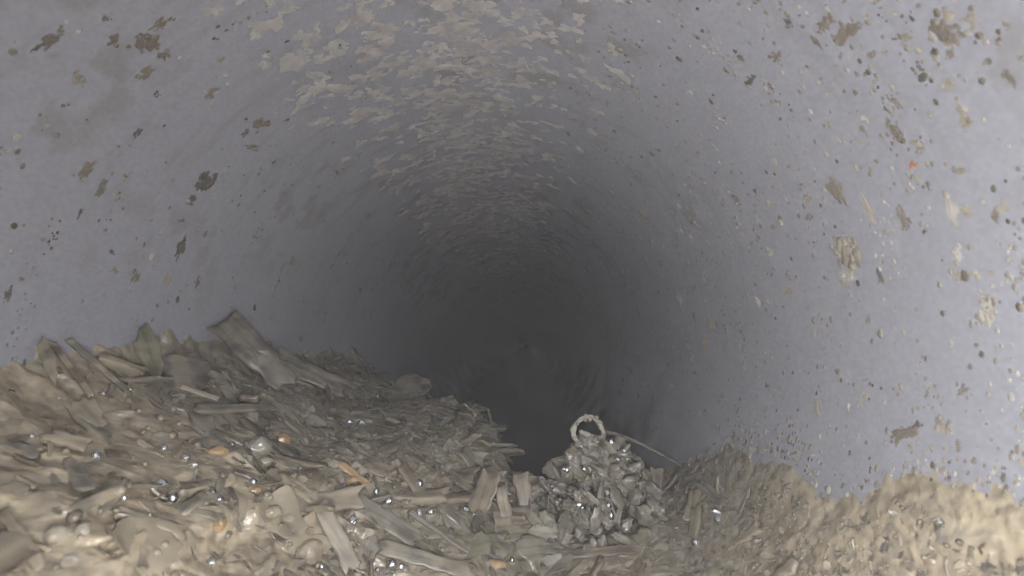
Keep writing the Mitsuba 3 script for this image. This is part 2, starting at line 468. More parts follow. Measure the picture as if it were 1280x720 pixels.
# ------------------------------------------------------------------ single pieces placed one by one
def hero(name, kind, p0, p1, wpx, tone, label, cat, y0=None, y1=None, thick=0.0012, curl=0.0, lift=0.002, seed=0, up=None, rough=0.0006, face=0.5):
    """a piece between two photograph pixels, on the bed or at the given distances; wpx = its width in those pixels"""
    a = P(*p0, y0) if y0 else B(*p0)
    b = P(*p1, y1 or y0) if (y1 or y0) else B(*p1)
    L = np.linalg.norm(b - a)
    ux = (b - a) / L
    mid = (a + b) / 2
    wid = wpx * ((mid - EYE) @ FWD) / F_PX
    see = EYE - mid
    see /= np.linalg.norm(see)
    out = face * see + (1 - face) * (np.array([0, 0, 1.0]) if up is None else np.asarray(up, float))
    out = out - ux * (out @ ux)
    out /= np.linalg.norm(out)
    r = np.random.default_rng(1000 + seed)
    if kind == 'chip':
        mu = plate(chip_outline(L, wid, r), thick, curl=curl, twist=r.normal(0, 0.05), rough=rough, seed=seed)
    elif kind == 'leaf':
        mu = plate(leaf_outline(L, wid, r), thick, curl=curl, twist=r.normal(0, 0.1), rough=rough, seed=seed, crease=0.08)
    elif kind == 'twig':
        mu = bent_twig(L, wid / 2, r, bend=0.05)
    k = put(name, dictof(mu, 'wet_' + tone, 50), mat4(np.stack([ux, np.cross(out, ux), out], 1), mid + out * lift))
    tag(k, label, cat)
    return k


hero('grass_blade', 'leaf', (52, 437), (66, 492), 13, 'olive', 'thin olive grass blade standing upright at the far left edge of the heap', 'grass blade', thick=0.0006, lift=0.006, seed=1)
hero('wood_sliver', 'chip', (60, 445), (110, 512), 9, 'brown', 'dark wood sliver slanting down beside the upright olive blade', 'wood sliver', lift=0.008, seed=2)
hero('wood_sliver', 'chip', (77, 441), (150, 505), 10, 'grey', 'long pointed grey wood sliver above the dark one, top left of the heap', 'wood sliver', lift=0.009, seed=3)
hero('wood_chip', 'chip', (110, 458), (168, 478), 17, 'tan', 'blocky tan wood chip on the crest of the heap at the left wall', 'wood chip', lift=0.006, thick=0.004, seed=4)
hero('dead_leaf', 'leaf', (176, 425), (196, 492), 22, 'olive', 'narrow curled dead leaf standing up against the left wall', 'dead leaf', lift=0.008, thick=0.0005, curl=0.15, seed=5)
hero('dead_leaf', 'leaf', (188, 470), (248, 478), 52, 'dark', 'broad dark dead leaf standing behind the narrow curled one', 'dead leaf', lift=0.010, thick=0.0005, curl=-0.1, seed=6, face=0.8)
hero('bark_slab', 'chip', (280, 405), (352, 488), 42, 'dark', 'big rough slab of dark bark leaning up against the left wall', 'bark', lift=0.014, thick=0.003, seed=7, rough=0.0035, face=0.75)
hero('bark_slab', 'chip', (338, 452), (440, 500), 34, 'grey', 'grey bark slab lying to the right of the leaning dark one', 'bark', lift=0.007, thick=0.002, seed=8, rough=0.0015)
hero('bark_strip', 'chip', (238, 523), (335, 520), 20, 'grey', 'long flat grey bark strip lying level across the left heap', 'bark strip', lift=0.005, thick=0.002, seed=9)
hero('wood_chip', 'chip', (220, 493), (270, 510), 8, 'pale', 'slim pale wood chip below the broad dark leaf', 'wood chip', lift=0.006, seed=10)
hero('wood_chip', 'chip', (58, 552), (108, 566), 22, 'tan', 'stubby tan wood chip low on the left of the heap', 'wood chip', lift=0.003, thick=0.002, seed=11)
hero('dead_leaf', 'leaf', (98, 508), (128, 542), 24, 'tan', 'pale tan scrap of leaf lying flat on the left heap', 'dead leaf', lift=0.003, thick=0.0006, seed=12)
hero('wood_chip', 'chip', (393, 636), (442, 716), 26, 'pale', 'long pale wood chip with a bright left edge at the bottom of the picture', 'wood chip', lift=0.004, thick=0.0025, seed=13)
hero('wood_chip', 'chip', (440, 630), (520, 680), 30, 'grey', 'wide grey wood chip to the right of the long pale one', 'wood chip', lift=0.003, thick=0.0015, seed=14)
hero('wood_chip', 'chip', (474, 690), (582, 722), 24, 'grey', 'long grey wood chip at the bottom edge below the thin stick', 'wood chip', lift=0.004, thick=0.0015, seed=15)
hero('stick', 'twig', (512, 648), (582, 700), 7, 'grey', 'thin straight grey stick slanting down to the right', 'stick', lift=0.005, seed=16)
hero('wood_chip', 'chip', (596, 640), (616, 588), 30, 'brown', 'upright brown wood chip with a pointed top left of the dark gap', 'wood chip', y0=0.220, y1=0.226, lift=0.0, thick=0.0012, seed=17, face=0.35)
hero('wood_chip', 'chip', (632, 645), (626, 606), 18, 'brown', 'short upright wood chip right of the pointed brown one', 'wood chip', y0=0.228, y1=0.234, lift=0.0, thick=0.0014, seed=36, face=0.3)
hero('wood_chip', 'chip', (660, 640), (650, 590), 26, 'brown', 'upright grey wood chip just right of the dark gap', 'wood chip', y0=0.246, y1=0.254, lift=0.0, thick=0.002, seed=18, face=0.6)
hero('wood_chip', 'chip', (815, 640), (822, 584), 24, 'brown', 'upright blunt grey wood chip right of the clump', 'wood chip', y0=0.262, y1=0.272, lift=0.0, thick=0.003, seed=19, face=0.6)
hero('stick', 'twig', (838, 650), (848, 604), 5, 'tan', 'short upright stick beside the blunt grey chip', 'stick', y0=0.25, y1=0.27, lift=0.0, seed=20)
hero('bark_strip', 'leaf', (640, 694), (690, 690), 34, 'grey', 'rounded flat piece of grey bark at the bottom centre', 'bark strip', lift=0.004, thick=0.0015, seed=21)
hero('dead_leaf', 'leaf', (494, 488), (540, 482), 34, 'dark', 'rounded dark leaf standing on the far rim of the heap', 'dead leaf', y0=0.40, y1=0.40, lift=0.0, thick=0.0005, curl=0.1, seed=22, face=0.8)
hero('dead_leaf', 'leaf', (545, 522), (606, 540), 32, 'dark', 'dark drooping leaf at the far right end of the left heap', 'dead leaf', y0=0.385, y1=0.37, lift=0.0, thick=0.0005, curl=0.1, seed=23, face=0.7)
hero('dead_leaf', 'leaf', (596, 572), (634, 566), 30, 'dark', 'dark leaf hanging over the gap in the middle', 'dead leaf', y0=0.335, y1=0.335, lift=0.0, thick=0.0005, curl=0.2, seed=24, face=0.7)
hero('twig', 'twig', (408, 488), (420, 526), 6, 'brown', 'first of two side by side twigs pointing down the far slope', 'twig', lift=0.007, seed=25)
hero('twig', 'twig', (424, 486), (442, 530), 6, 'brown', 'second of two side by side twigs pointing down the far slope', 'twig', lift=0.007, seed=26)
hero('wood_chip', 'chip', (424, 584), (456, 612), 13, 'orange', 'rusty orange wood chip in the middle of the left heap', 'wood chip', lift=0.0035, seed=27)
hero('wood_chip', 'chip', (0, 655), (50, 726), 14, 'tan', 'long tan wood chip cut off by the lower left corner', 'wood chip', lift=0.004, seed=28)
hero('wood_chip', 'chip', (560, 596), (640, 660), 12, 'brown', 'narrow brown wood chip sloping into the dark gap', 'wood chip', lift=0.004, seed=29)
hero('wood_chip', 'chip', (700, 700), (800, 690), 18, 'brown', 'wide brown wood chip lying below the clump', 'wood chip', lift=0.003, seed=30)

hero('dead_leaf', 'leaf', (610, 664), (662, 660), 36, 'tan', 'flat tan piece of leaf left of the foot of the clump', 'dead leaf', lift=0.004, thick=0.0008, seed=31, face=0.7)
hero('dead_leaf', 'leaf', (662, 668), (712, 676), 30, 'pale', 'flat pale piece of leaf before the foot of the clump', 'dead leaf', lift=0.004, thick=0.0008, seed=32, face=0.7)
hero('wood_chip', 'chip', (636, 620), (672, 600), 18, 'tan', 'tan wood chip leaning left of the clump', 'wood chip', y0=0.262, y1=0.275, lift=0.0, thick=0.0015, seed=33, face=0.6)
hero('wood_chip', 'chip', (868, 622), (862, 660), 16, 'tan', 'tan wood chip standing right of the short upright stick', 'wood chip', lift=0.004, thick=0.0015, seed=34, face=0.7)
hero('bark_strip', 'chip', (880, 612), (906, 640), 20, 'grey', 'short grey bark strip at the foot of the right mound', 'bark strip', lift=0.004, thick=0.0015, seed=35, face=0.7)

# rounded orange and pale scraps; two at lower left are glints painted pale
scraps = [(270, 566, 24, 15, 'orange', 'large orange nut husk on the left heap'), (352, 551, 20, 16, 'orange', 'round orange husk right of the large one'), (330, 578, 18, 12, 'pale', 'pale rounded scrap between the orange husks and the slope'),
          (322, 560, 30, 26, 'pale', 'pale grey rounded stone between the two orange husks'), (318, 614, 14, 10, 'orange', 'small orange husk below the pale stone'), (150, 518, 28, 12, 'pale', 'bright pale oval scrap near the left crest'),
          (386, 690, 30, 26, 'tan', 'round tan knob beside the long pale chip'), (620, 706, 26, 12, 'orange', 'orange oval husk at the bottom centre'), (652, 650, 40, 32, 'tan', 'knobbly round tan lump left of the clump'),
          (440, 600, 14, 10, 'orange', 'small orange husk above the rusty chip'), (275, 655, 14, 18, 'orange', 'pale orange husk low on the left heap'), (72, 668, 26, 22, 'pale', 'soft glint painted as a pale lump near the lower left corner'),
          (102, 664, 16, 20, 'pale', 'narrow painted glint right of the soft one'), (340, 640, 22, 14, 'tan', 'tan husk above the round knob'), (335, 430, 10, 8, 'tan', 'small tan husk on the leaning bark')]
for i, (px, py, w, h, tone, lab) in enumerate(scraps):
    p = B(px, py)
    d = (p - EYE) @ FWD / F_PX
    r = np.random.default_rng(300 + i)
    m = lump(1.0, r, 3, 0.35, 1.3)
    see = rot_to(EYE - p)
    k = put('husk' if tone == 'orange' else 'stone_and_glint', dictof(m, 'wet_' + tone, 60), mat4(see * np.array([w / 2 * d, h / 2 * d, min(w, h) / 2 * d]), p + see[:, 2] * 0.002))
    tag(k, lab, 'husk' if tone == 'orange' else 'stone')

# ------------------------------------------------------------------ the clump in the middle, its looped root, its straw
r = np.random.default_rng(77)
core = []
for i in range(360):
    t = r.uniform(0, 1)
    half = 0.043 * (1 - 0.76 * t ** 1.9)
    ang, q = r.uniform(0, 2 * math.pi), r.uniform(0.2, 1) ** 0.5
    off = np.array([half * q * math.cos(ang) - 0.014 * (1 - t) ** 1.5, half * 0.75 * q * math.sin(ang) - 0.014 * (1 - t), 0.046 * t - 0.010 + r.normal(0, 0.002)])
    m = lump(1.0, r, 2, 0.85, 2.2)
    m.apply_transform(trimesh.transformations.random_rotation_matrix(r.random(3)) @ np.diag([r.uniform(0.0022, 0.0070), r.uniform(0.0016, 0.005), r.uniform(0.0008, 0.0035), 1]))
    m.apply_translation(off)
    core.append(m)
CL = P(752, 640, 0.262)
k = put('debris_clump', dictof(trimesh.util.concatenate(core), 'wet_grey', 70), mat4(np.eye(3), CL))
scene[k + '__core'] = scene.pop(k)
tag(k, 'knobbly grey clump of matted debris standing up in the middle of the pipe', 'clump')
for i in range(64):
    t = r.uniform(0, 1)
    half = 0.036 * (1 - 0.75 * t ** 1.5)
    ang = r.uniform(-math.pi, 0)
    off = np.array([half * math.cos(ang) * r.uniform(0.5, 1.0), half * 0.75 * math.sin(ang), 0.045 * t - 0.008])
    n = np.array([math.cos(ang), math.sin(ang), r.uniform(0.1, 0.9)])
    fr = rot_to(n)
    put('flake', shaped('leaf' if i % 3 else 'chip', int(r.integers(20)), ['grey', 'dark', 'brown', 'brown', 'grey'][i % 5]), place(CL + off, fr[:, 0], fr[:, 1], fr[:, 2], r.uniform(0, 6.3), r.normal(0, 0.3), r.normal(0, 0.3), r.uniform(0.5, 1.2)), parent=k)


def smooth_line(pts, n=40):
    from scipy.interpolate import splprep, splev
    tck, _ = splprep(np.array(pts).T, s=0, k=3)
    return np.array(splev(np.linspace(0, 1, n), tck)).T


loop = [P(x, y, d) for x, y, d in [(722, 552, 0.262), (713, 540, 0.258), (716, 527, 0.258), (727, 517, 0.260), (740, 515, 0.262), (749, 522, 0.264), (756, 534, 0.264), (758, 545, 0.262), (748, 548, 0.258), (736, 543, 0.256), (724, 538, 0.256)]]
ln = smooth_line(loop, 60)
ln = ln.mean(0) + (ln - ln.mean(0)) * [0.84, 0.84, 0.80] - [0, 0, 0.0012]
k = put('root', mikit.ply(tube_mesh(ln, 0.00135 * (1 + 1.3 * (meshkit.fbm(ln * 260, 3) - 0.5)), 10, cap=True), 'dirt_pale', smooth=50))
crumbs = []
for q_ in range(26):
    m = lump(r.uniform(0.0007, 0.0016), r, 1, 0.8, 2.0)
    m.apply_translation(ln[int(r.integers(60))] + r.normal(0, 0.0006, 3))
    crumbs.append(m)
scene[k + '__dirt_crumbs'] = dictof(trimesh.util.concatenate(crumbs), 'dirt_tan', 60)
labels[k + '__dirt_crumbs'] = {'kind': 'stuff'}
tag(k, 'pale looped root curling up on top of the clump', 'root')
straw = smooth_line([P(756, 540, 0.266), P(785, 548, 0.275), P(815, 562, 0.285), P(853, 582, 0.300)], 24)
k = put('straw', mikit.ply(tube_mesh(straw, np.linspace(0.0011, 0.0006, 24), 8, cap=True), 'wet_grey', smooth=50))
tag(k, 'thin straw reaching from the top of the clump towards the right', 'straw')

# ------------------------------------------------------------------ chips, leaves, twigs and stones on the heap
r = np.random.default_rng(31)
spec = [('wood_chip', 'chip', 215, 'split wood chip lying among many alike on the wet heap', 'wood chip', 'wood chips on the heap', (1.0, 3.2)),
        ('leaf_scrap', 'leaf', 120, 'torn scrap of dead leaf among many alike on the wet heap', 'leaf scrap', 'leaf scraps on the heap', (0.8, 2.3)),
        ('thin_twig', 'twig', 90, 'thin broken twig among many alike on the wet heap', 'twig', 'thin twigs on the heap', (0.8, 2.2))]
for name, kind, n, lab, cat, grp, sizes in spec:
    for i in range(n):
        a, y, (p, x, yv, nn) = bed_spot((-92, 40), (0.07, 0.45), r)
        if i % 8 == 0:
            a, y, (p, x, yv, nn) = bed_spot((38, 62), (0.16, 0.34), r)
        if i % 5 == 1:
            a, y, (p, x, yv, nn) = bed_spot((-12, 44), (0.20, 0.32), r)
        big = r.uniform(*sizes) * (0.85 if y < 0.15 else 0.6 if a > 42 else 1.0)
        steep = r.random() < (0.5 if i % 5 == 1 else 0.14)
        tone = CH_TONE[int(r.integers(len(CH_TONE)))]
        m = place(p, x, yv, nn, r.normal(-0.15, 0.5), r.normal(0.02, 0.10) if not steep else r.uniform(0.35, 0.9), r.normal(0, 0.18), big, lift=0.0002 if not steep else 0.002, wide=r.uniform(0.7, 1.15))
        tag(put(name, shaped(kind, int(r.integers(22)), tone), m), lab, cat, grp)
small = []
per_tone = {}
for i in range(5800):
    a, y, (p, x, yv, nn) = bed_spot((-95, 60) if i < 4200 else (42, 80), (0.05, 0.47), r)
    if y < 0.17 and a < 42 and r.random() < 0.5:
        continue
    kind = r.choice(['chip', 'leaf', 'twig', 'grain'], p=[0.40, 0.2, 0.18, 0.22])
    src = {'chip': chip_variants, 'leaf': leaf_variants, 'twig': twig_variants, 'grain': grain_variants}[kind]
    mu = src[int(r.integers(len(src)))]
    mesh = mu[0] if isinstance(mu, tuple) else mu
    sc = (r.uniform(0.2, 0.75) if a < 38 else r.uniform(0.12, 0.35)) * (1.0 if kind != 'grain' else 2.2)
    m = place(p, x, yv, nn, r.normal(-0.15, 0.6), r.normal(0.05, 0.3), r.normal(0, 0.35), sc, lift=0.0008)
    v = np.asarray(mesh.vertices) @ m[:3, :3].T + m[:3, 3]
    tone = CH_TONE[int(r.integers(len(CH_TONE)))]
    per_tone.setdefault(tone, []).append((v, np.asarray(mesh.faces), np.asarray(mesh.vertices)[:, :2]))
for tone, parts in per_tone.items():
    at = np.cumsum([0] + [len(p[0]) for p in parts])
    k = put('plant_litter', mikit.ply((np.vstack([p[0] for p in parts]), np.vstack([p[1] + o for p, o in zip(parts, at)])), 'wet_' + tone, smooth=True, uv=np.vstack([p[2] for p in parts])))
    scene[f'plant_litter__crumbs_{len([1 for q in scene if q.startswith("plant_litter__")]) + 1:03d}'] = scene.pop(k)
tag('plant_litter', 'fine crumbs of wood, leaf and grit strewn all over the wet heap', 'litter', kind='stuff')

# ------------------------------------------------------------------ glinting droplets
br_ = np.random.default_rng(12)
bead_dicts = [mikit.ply(lump(1.0, br_, 3, 0.32, 1.2), 'wet_bead', smooth=True) for _ in range(6)]


def bead(px, py, size, lab, grp, point=None, lift=0.0015):
    p = B(px, py) if point is None else point
    d = (p - EYE) @ FWD / F_PX
    rad = size / 2 * d * 1.15
    out = (EYE - p) / np.linalg.norm(EYE - p)
    tag(put('water_droplet', bead_dicts[int(br_.integers(6))], mat4(rot_to(out) * (rad * br_.uniform(0.75, 1.25, 3)), p + out * (rad * 0.4 + lift))), lab, 'droplet', grp)


for x, y, z in [(120, 570, 10), (201, 606, 11), (214, 622, 12), (265, 616, 10), (274, 624, 9), (186, 647, 9), (265, 702, 9), (147, 617, 10), (154, 622, 8), (242, 581, 8), (232, 572, 8), (316, 602, 7), (290, 556, 7), (128, 492, 7), (162, 487, 6),
                (524, 604, 8), (486, 626, 7), (527, 629, 8), (524, 641, 8), (538, 640, 7), (582, 636, 8), (592, 643, 6), (441, 651, 8), (490, 705, 8), (502, 708, 8), (472, 712, 7), (362, 669, 7), (401, 708, 7), (386, 694, 7), (470, 615, 6), (385, 500, 6), (437, 528, 6), (452, 528, 7),
                (472, 495, 5), (508, 542, 5), (869, 678, 9), (895, 639, 8), (898, 650, 7), (845, 610, 5), (205, 560, 6), (40, 545, 7), (335, 480, 5), (640, 700, 5)]:
    bead(x, y, z, 'glinting water droplet on the debris heap', 'droplets on the heap')
for x, y, z in [(724, 630, 8), (728, 634, 6), (764, 552, 7), (760, 632, 7), (763, 643, 8), (740, 671, 7), (705, 586, 6), (709, 587, 6), (772, 574, 6), (690, 608, 6), (730, 586, 5), (753, 626, 6), (780, 563, 5), (745, 640, 5)]:
    bead(x, y, z, 'glinting water droplet on the clump in the middle', 'droplets on the clump', point=P(x, y, 0.238))

# ------------------------------------------------------------------ dirt stuck to the wall
DIRT = {'dark': 'dark', 'brown': 'brown', 'tan': 'tan', 'pale': 'pale', 'grey': 'grey', 'orange': 'orange', 'olive': 'olive'}
wall_dirt = [  # px, py, width, height, tone, label or None
    (258, 228, 22, 34, 'dark', 'big dark dirt clump with a pale middle on the left wall'), (240, 250, 12, 18, 'dark', 'dark tail of dirt just below the big left clump'), (226, 310, 10, 28, 'dark', 'dark upright dirt streak on the left wall below the big clump'),
    (173, 166, 8, 20, 'dark', 'slanted dark dirt fleck high on the left wall'), (108, 212, 12, 32, 'brown', 'tall brown dirt clump on the left wall'), (126, 236, 10, 24, 'brown', 'brown dirt clump right of the tall one on the left wall'),
    (182, 92, 14, 22, 'brown', None), (183, 55, 30, 26, 'brown', 'wide brown dirt smear at the top left'), (60, 52, 14, 30, 'brown', None), (98, 100, 20, 18, 'tan', 'tan dirt patch at the top left'), (142, 50, 16, 18, 'brown', None),
    (325, 155, 22, 16, 'brown', 'brown dirt patch high on the left beside the crust'), (306, 166, 6, 12, 'dark', None), (262, 118, 24, 12, 'brown', None), (314, 184, 20, 9, 'brown', None), (196, 117, 7, 9, 'dark', None),
    (211, 347, 8, 20, 'tan', 'tan upright dirt fleck low on the left wall'), (170, 345, 11, 18, 'brown', None), (142, 338, 10, 8, 'tan', None), (140, 315, 8, 8, 'brown', None), (247, 352, 8, 18, 'brown', None), (31, 455, 5, 12, 'dark', 'small dark fleck just above the heap at the left edge'),
    (10, 368, 8, 20, 'dark', 'dark dirt fleck at the left edge of the picture'), (100, 266, 4, 14, 'dark', None), (140, 217, 5, 6, 'dark', None), (156, 222, 7, 9, 'grey', None), (180, 306, 5, 6, 'dark', None), (227, 275, 11, 5, 'brown', None),
    (366, 326, 8, 12, 'tan', None), (318, 385, 5, 6, 'dark', None), (45, 60, 6, 16, 'dark', None), (132, 22, 12, 12, 'brown', None), (200, 30, 30, 12, 'brown', None), (75, 40, 10, 14, 'brown', None), (205, 70, 16, 14, 'brown', None), (85, 130, 6, 8, 'brown', None),
    (985, 362, 21, 12, 'pale', 'pale tan oval husk stuck to the right wall'), (948, 377, 10, 15, 'pale', 'pale pebble left of the oval husk on the right wall'), (963, 315, 7, 13, 'pale', 'pale grain above the pale pebble on the right wall'),
    (1056, 318, 32, 44, 'tan', 'largest tan dirt clump on the right wall'), (1060, 344, 22, 22, 'pale', 'pale foot of the largest tan clump'), (1058, 356, 12, 12, 'tan', 'round tan knob at the foot of the largest clump'), (1047, 238, 18, 40, 'brown', 'long brown dirt clump above the largest one'),
    (1084, 258, 10, 42, 'tan', 'string of tan dirt right of the long brown clump'), (1084, 264, 9, 8, 'pale', None), (1128, 270, 11, 30, 'brown', 'lone upright brown fleck mid right wall'), (1142, 206, 8, 15, 'orange', 'bright orange fleck on the right wall'), (1145, 222, 9, 14, 'tan', 'tan fleck directly below the orange one'),
    (1160, 232, 5, 14, 'dark', 'thin dark fleck right of the orange one'), (1190, 265, 12, 42, 'pale', 'tall pale dirt drip near the right edge'), (1209, 264, 12, 22, 'tan', None), (1252, 258, 13, 22, 'tan', None), (1243, 270, 10, 18, 'brown', None), (1197, 316, 13, 24, 'pale', 'pale dirt fleck below the tall pale drip'),
    (1191, 330, 7, 10, 'tan', None), (1237, 388, 19, 38, 'pale', 'big pale lump near the right edge'), (1234, 378, 16, 20, 'brown', None), (1190, 430, 9, 14, 'pale', 'white grain below the big pale lump'), (1204, 490, 17, 18, 'grey', 'round grey lump on the lower right wall'), (1132, 541, 38, 18, 'brown', 'widest dark brown lump on the lower right wall'),
    (1118, 548, 14, 14, 'brown', None), (1145, 531, 14, 12, 'dark', None), (1180, 533, 20, 28, 'tan', 'tan lump right of the widest brown one'), (1198, 556, 8, 16, 'brown', None), (1080, 493, 10, 12, 'tan', None), (1074, 503, 8, 14, 'tan', None), (1100, 346, 8, 22, 'dark', 'dark upright fleck right of the largest clump'), (1155, 288, 6, 9, 'dark', None),
    (1118, 128, 8, 26, 'brown', None), (1120, 165, 12, 36, 'brown', 'long brown smear above the orange fleck'), (1151, 182, 10, 16, 'brown', None), (1080, 148, 8, 14, 'pale', None), (1080, 162, 5, 22, 'brown', None), (986, 29, 13, 15, 'dark', 'round dark spot at the top right of the crust'), (937, 101, 16, 13, 'dark', 'round dark spot below the topmost one'),
    (1183, 40, 26, 46, 'brown', 'big brown smear near the top right corner'), (1188, 68, 12, 16, 'brown', None), (1167, 66, 9, 14, 'dark', None), (1200, 25, 7, 8, 'pale', None), (1258, 30, 8, 14, 'tan', None), (1263, 98, 8, 24, 'brown', 'dark fleck at the upper right edge'), (1206, 154, 15, 20, 'tan', None), (1203, 140, 10, 12, 'tan', None),
    (1058, 42, 40, 18, 'brown', 'wide brown smear high on the right'), (1030, 28, 26, 18, 'brown', None), (1070, 34, 14, 12, 'brown', None), (1090, 68, 18, 11, 'brown', None), (1106, 66, 7, 8, 'brown', None), (1187, 106, 15, 20, 'tan', None), (1133, 47, 17, 12, 'tan', None), (970, 72, 16, 16, 'brown', None), (1215, 25, 14, 20, 'tan', None), (1228, 45, 8, 14, 'tan', None),
    (1045, 102, 6, 6, 'pale', None), (1168, 131, 5, 5, 'pale', None), (1230, 150, 5, 6, 'pale', None), (1069, 115, 6, 14, 'brown', None), (1020, 52, 6, 22, 'brown', None), (838, 487, 9, 13, 'pale', 'pale pebble low on the right wall beside the dark'), (800, 450, 5, 10, 'pale', None), (850, 375, 7, 13, 'pale', None), (882, 432, 11, 26, 'tan', 'tan drip of dirt low in the middle of the right wall'),
    (888, 405, 8, 22, 'tan', None), (868, 396, 6, 14, 'grey', None), (744, 260, 7, 8, 'tan', None), (764, 65, 6, 6, 'pale', None), (790, 262, 7, 7, 'pale', None), (805, 268, 8, 20, 'tan', None), (920, 250, 9, 14, 'olive', None), (846, 308, 8, 5, 'pale', None), (1010, 250, 12, 14, 'tan', None), (1012, 272, 10, 12, 'grey', None), (1047, 465, 6, 12, 'brown', None),
    (1085, 400, 6, 16, 'brown', None), (1238, 340, 6, 10, 'tan', None), (1021, 508, 8, 22, 'tan', None), (1140, 560, 8, 8, 'pale', None), (1073, 582, 9, 13, 'tan', None), (1008, 588, 8, 9, 'pale', None), (1161, 583, 8, 8, 'pale', None), (1150, 598, 8, 8, 'pale', None), (1145, 632, 14, 14, 'pale', 'pale square grain on the right slope'), (1165, 625, 7, 16, 'dark', None), (1133, 693, 13, 13, 'pale', 'pale square grain at the lower right'),
    (1100, 682, 22, 26, 'dark', 'dark slanted scrap at the lower right'), (985, 698, 10, 12, 'pale', None), (1016, 660, 8, 8, 'tan', None)]
r = np.random.default_rng(55)
for i, (px, py, w, h, tone, lab) in enumerate(wall_dirt):
    p = W(px, py) if py < 575 else B(px, py)
    inward = np.array([-p[0], 0, -p[2]])
    inward /= np.linalg.norm(inward)
    along = np.array([0, 1.0, 0])
    round_ = np.cross(along, inward)
    d = (p - EYE) @ FWD / F_PX
    see = (EYE - p) / np.linalg.norm(EYE - p)
    fore = max(0.35, abs(np.dot(see, inward)))
    # how the two surface directions show in the picture
    sx = np.array([round_ @ RIGHT, round_ @ UP])
    vert = abs(sx[1]) > abs(sx[0])
    hr, ha = (h, w) if vert else (w, h)
    ha = ha / fore * (0.9 if fore > 0.5 else 0.8)
    bits = []
    for q in range(1 if max(w, h) < 7 else 6 + int(max(w, h) / 1.2)):
        m = lump(1.0, r, 1 if max(w, h) > 12 else 2, 0.8, 2.0)
        big = 0.9 if max(w, h) < 7 else r.uniform(0.10, 0.30)
        cx, cy = (0, 0) if max(w, h) < 7 else np.clip(r.normal(0, 0.42, 2), -0.95, 0.95)
        m.apply_transform(np.diag([big * r.uniform(0.6, 1.1), big * r.uniform(0.8, 1.7), r.uniform(0.25, 0.8), 1]))
        m.apply_translation([cx, cy, 0])
        bits.append(m)
    m = trimesh.util.concatenate(bits)
    dep = min(hr, ha) * 0.12 * d
    k = put('dirt_clump' if max(w, h) > 13 else 'dirt_fleck', dictof(m, ('dirt_' if max(w, h) > 9 else 'wet_') + tone, 60), mat4(np.stack([along * ha / 2 * d * 0.9 + round_ * r.normal(0, 0.1) * d * ha, round_ * hr / 2 * d, inward * max(dep, 0.0005)], 1), p))
    side = 'left' if px < 640 else 'right'
    tag(k, lab or f'small {tone} speck of dirt among many on the {side} wall', 'dirt', None if lab else f'{tone} specks on the {side} wall')

# fine grit: more on the right, thin on the left
vs, fs, at = [], [], 0
for i in range(5200):
    y = 0.09 + 0.75 * r.random() ** 1.5
    side = r.random()
    ang = math.radians(r.uniform(20, 118) if side < 0.78 else r.uniform(-115, -18))      # from straight up, right positive
    if r.random() > 0.25 + 0.9 * meshkit.noise(np.array([ang * R * 30, y * 30, 2.0])) ** 1.5:
        continue
    m = grain_variants[int(r.integers(8))]
    inward = -np.array([math.sin(ang), 0, math.cos(ang)])
    round_ = np.cross([0, 1.0, 0], inward)
    sc = r.uniform(0.25, 0.75) if r.random() < 0.85 else r.uniform(0.7, 1.3)
    q = np.asarray(m.vertices) * sc
    vs.append(-inward * R + np.array([0, y, 0]) + q[:, :1] * np.array([0, 1.0, 0]) + q[:, 1:2] * round_ * r.uniform(0.9, 1.8) + q[:, 2:] * inward * 0.35)
    fs.append((np.asarray(m.faces) + at, int(r.integers(4))))
    at += len(q)
for c in range(230):
    y = 0.10 + 0.55 * r.random() ** 1.4
    ang0 = math.radians(r.uniform(25, 112) if r.random() < 0.72 else r.uniform(-112, -25))
    reach, tone = r.uniform(0.5, 5.0), int(r.integers(4))
    for _ in range(int(r.uniform(5, 22))):
        ang, y_ = ang0 + math.radians(r.normal(0, reach)), y + r.normal(0, 0.0016)
        m = grain_variants[int(r.integers(8))]
        inward = -np.array([math.sin(ang), 0, math.cos(ang)])
        round_ = np.cross([0, 1.0, 0], inward)
        q = np.asarray(m.vertices) * r.uniform(0.2, 0.62)
        vs.append(-inward * R + np.array([0, y_, 0]) + q[:, :1] * np.array([0, 1.0, 0]) + q[:, 1:2] * round_ * r.uniform(0.9, 1.8) + q[:, 2:] * inward * 0.35)
        fs.append((np.asarray(m.faces) + at, tone if r.random() < 0.8 else int(r.integers(4))))
        at += len(q)
for c in range(650):
    y = r.uniform(0.085, 0.31)
    down = np.interp(y, [0.10, 0.14, 0.172, 0.195, 0.25, 0.275, 0.31], [78, 76, 67, 74, 71, 64, 56]) + abs(r.normal(0, 3)) - 2
    ang = math.radians(180 - down)
    m = grain_variants[int(r.integers(8))]
    inward = -np.array([math.sin(ang), 0, math.cos(ang)])
    round_ = np.cross([0, 1.0, 0], inward)
    q = np.asarray(m.vertices) * r.uniform(0.2, 0.8)
    vs.append(-inward * R + np.array([0, y, 0]) + q[:, :1] * np.array([0, 1.0, 0]) + q[:, 1:2] * round_ * r.uniform(0.9, 1.8) + q[:, 2:] * inward * 0.4)
    fs.append((np.asarray(m.faces) + at, [0, 1, 1, 2][int(r.integers(4))]))
    at += len(q)
vs = np.vstack(vs)
for j, tone in enumerate(['grey', 'tan', 'brown', 'pale']):
    f = np.vstack([x for x, t in fs if t == j])
    u, inv = np.unique(f, return_inverse=True)
    scene[f'wall_grit__grains_{j + 1:03d}'] = mikit.ply((vs[u], inv.reshape(-1, 3)), 'dirt_' + tone, smooth=True, uv=vs[u][:, :2])
tag('wall_grit', 'fine grit sprinkled over the pipe wall, thickest on the right', 'grit', kind='stuff')

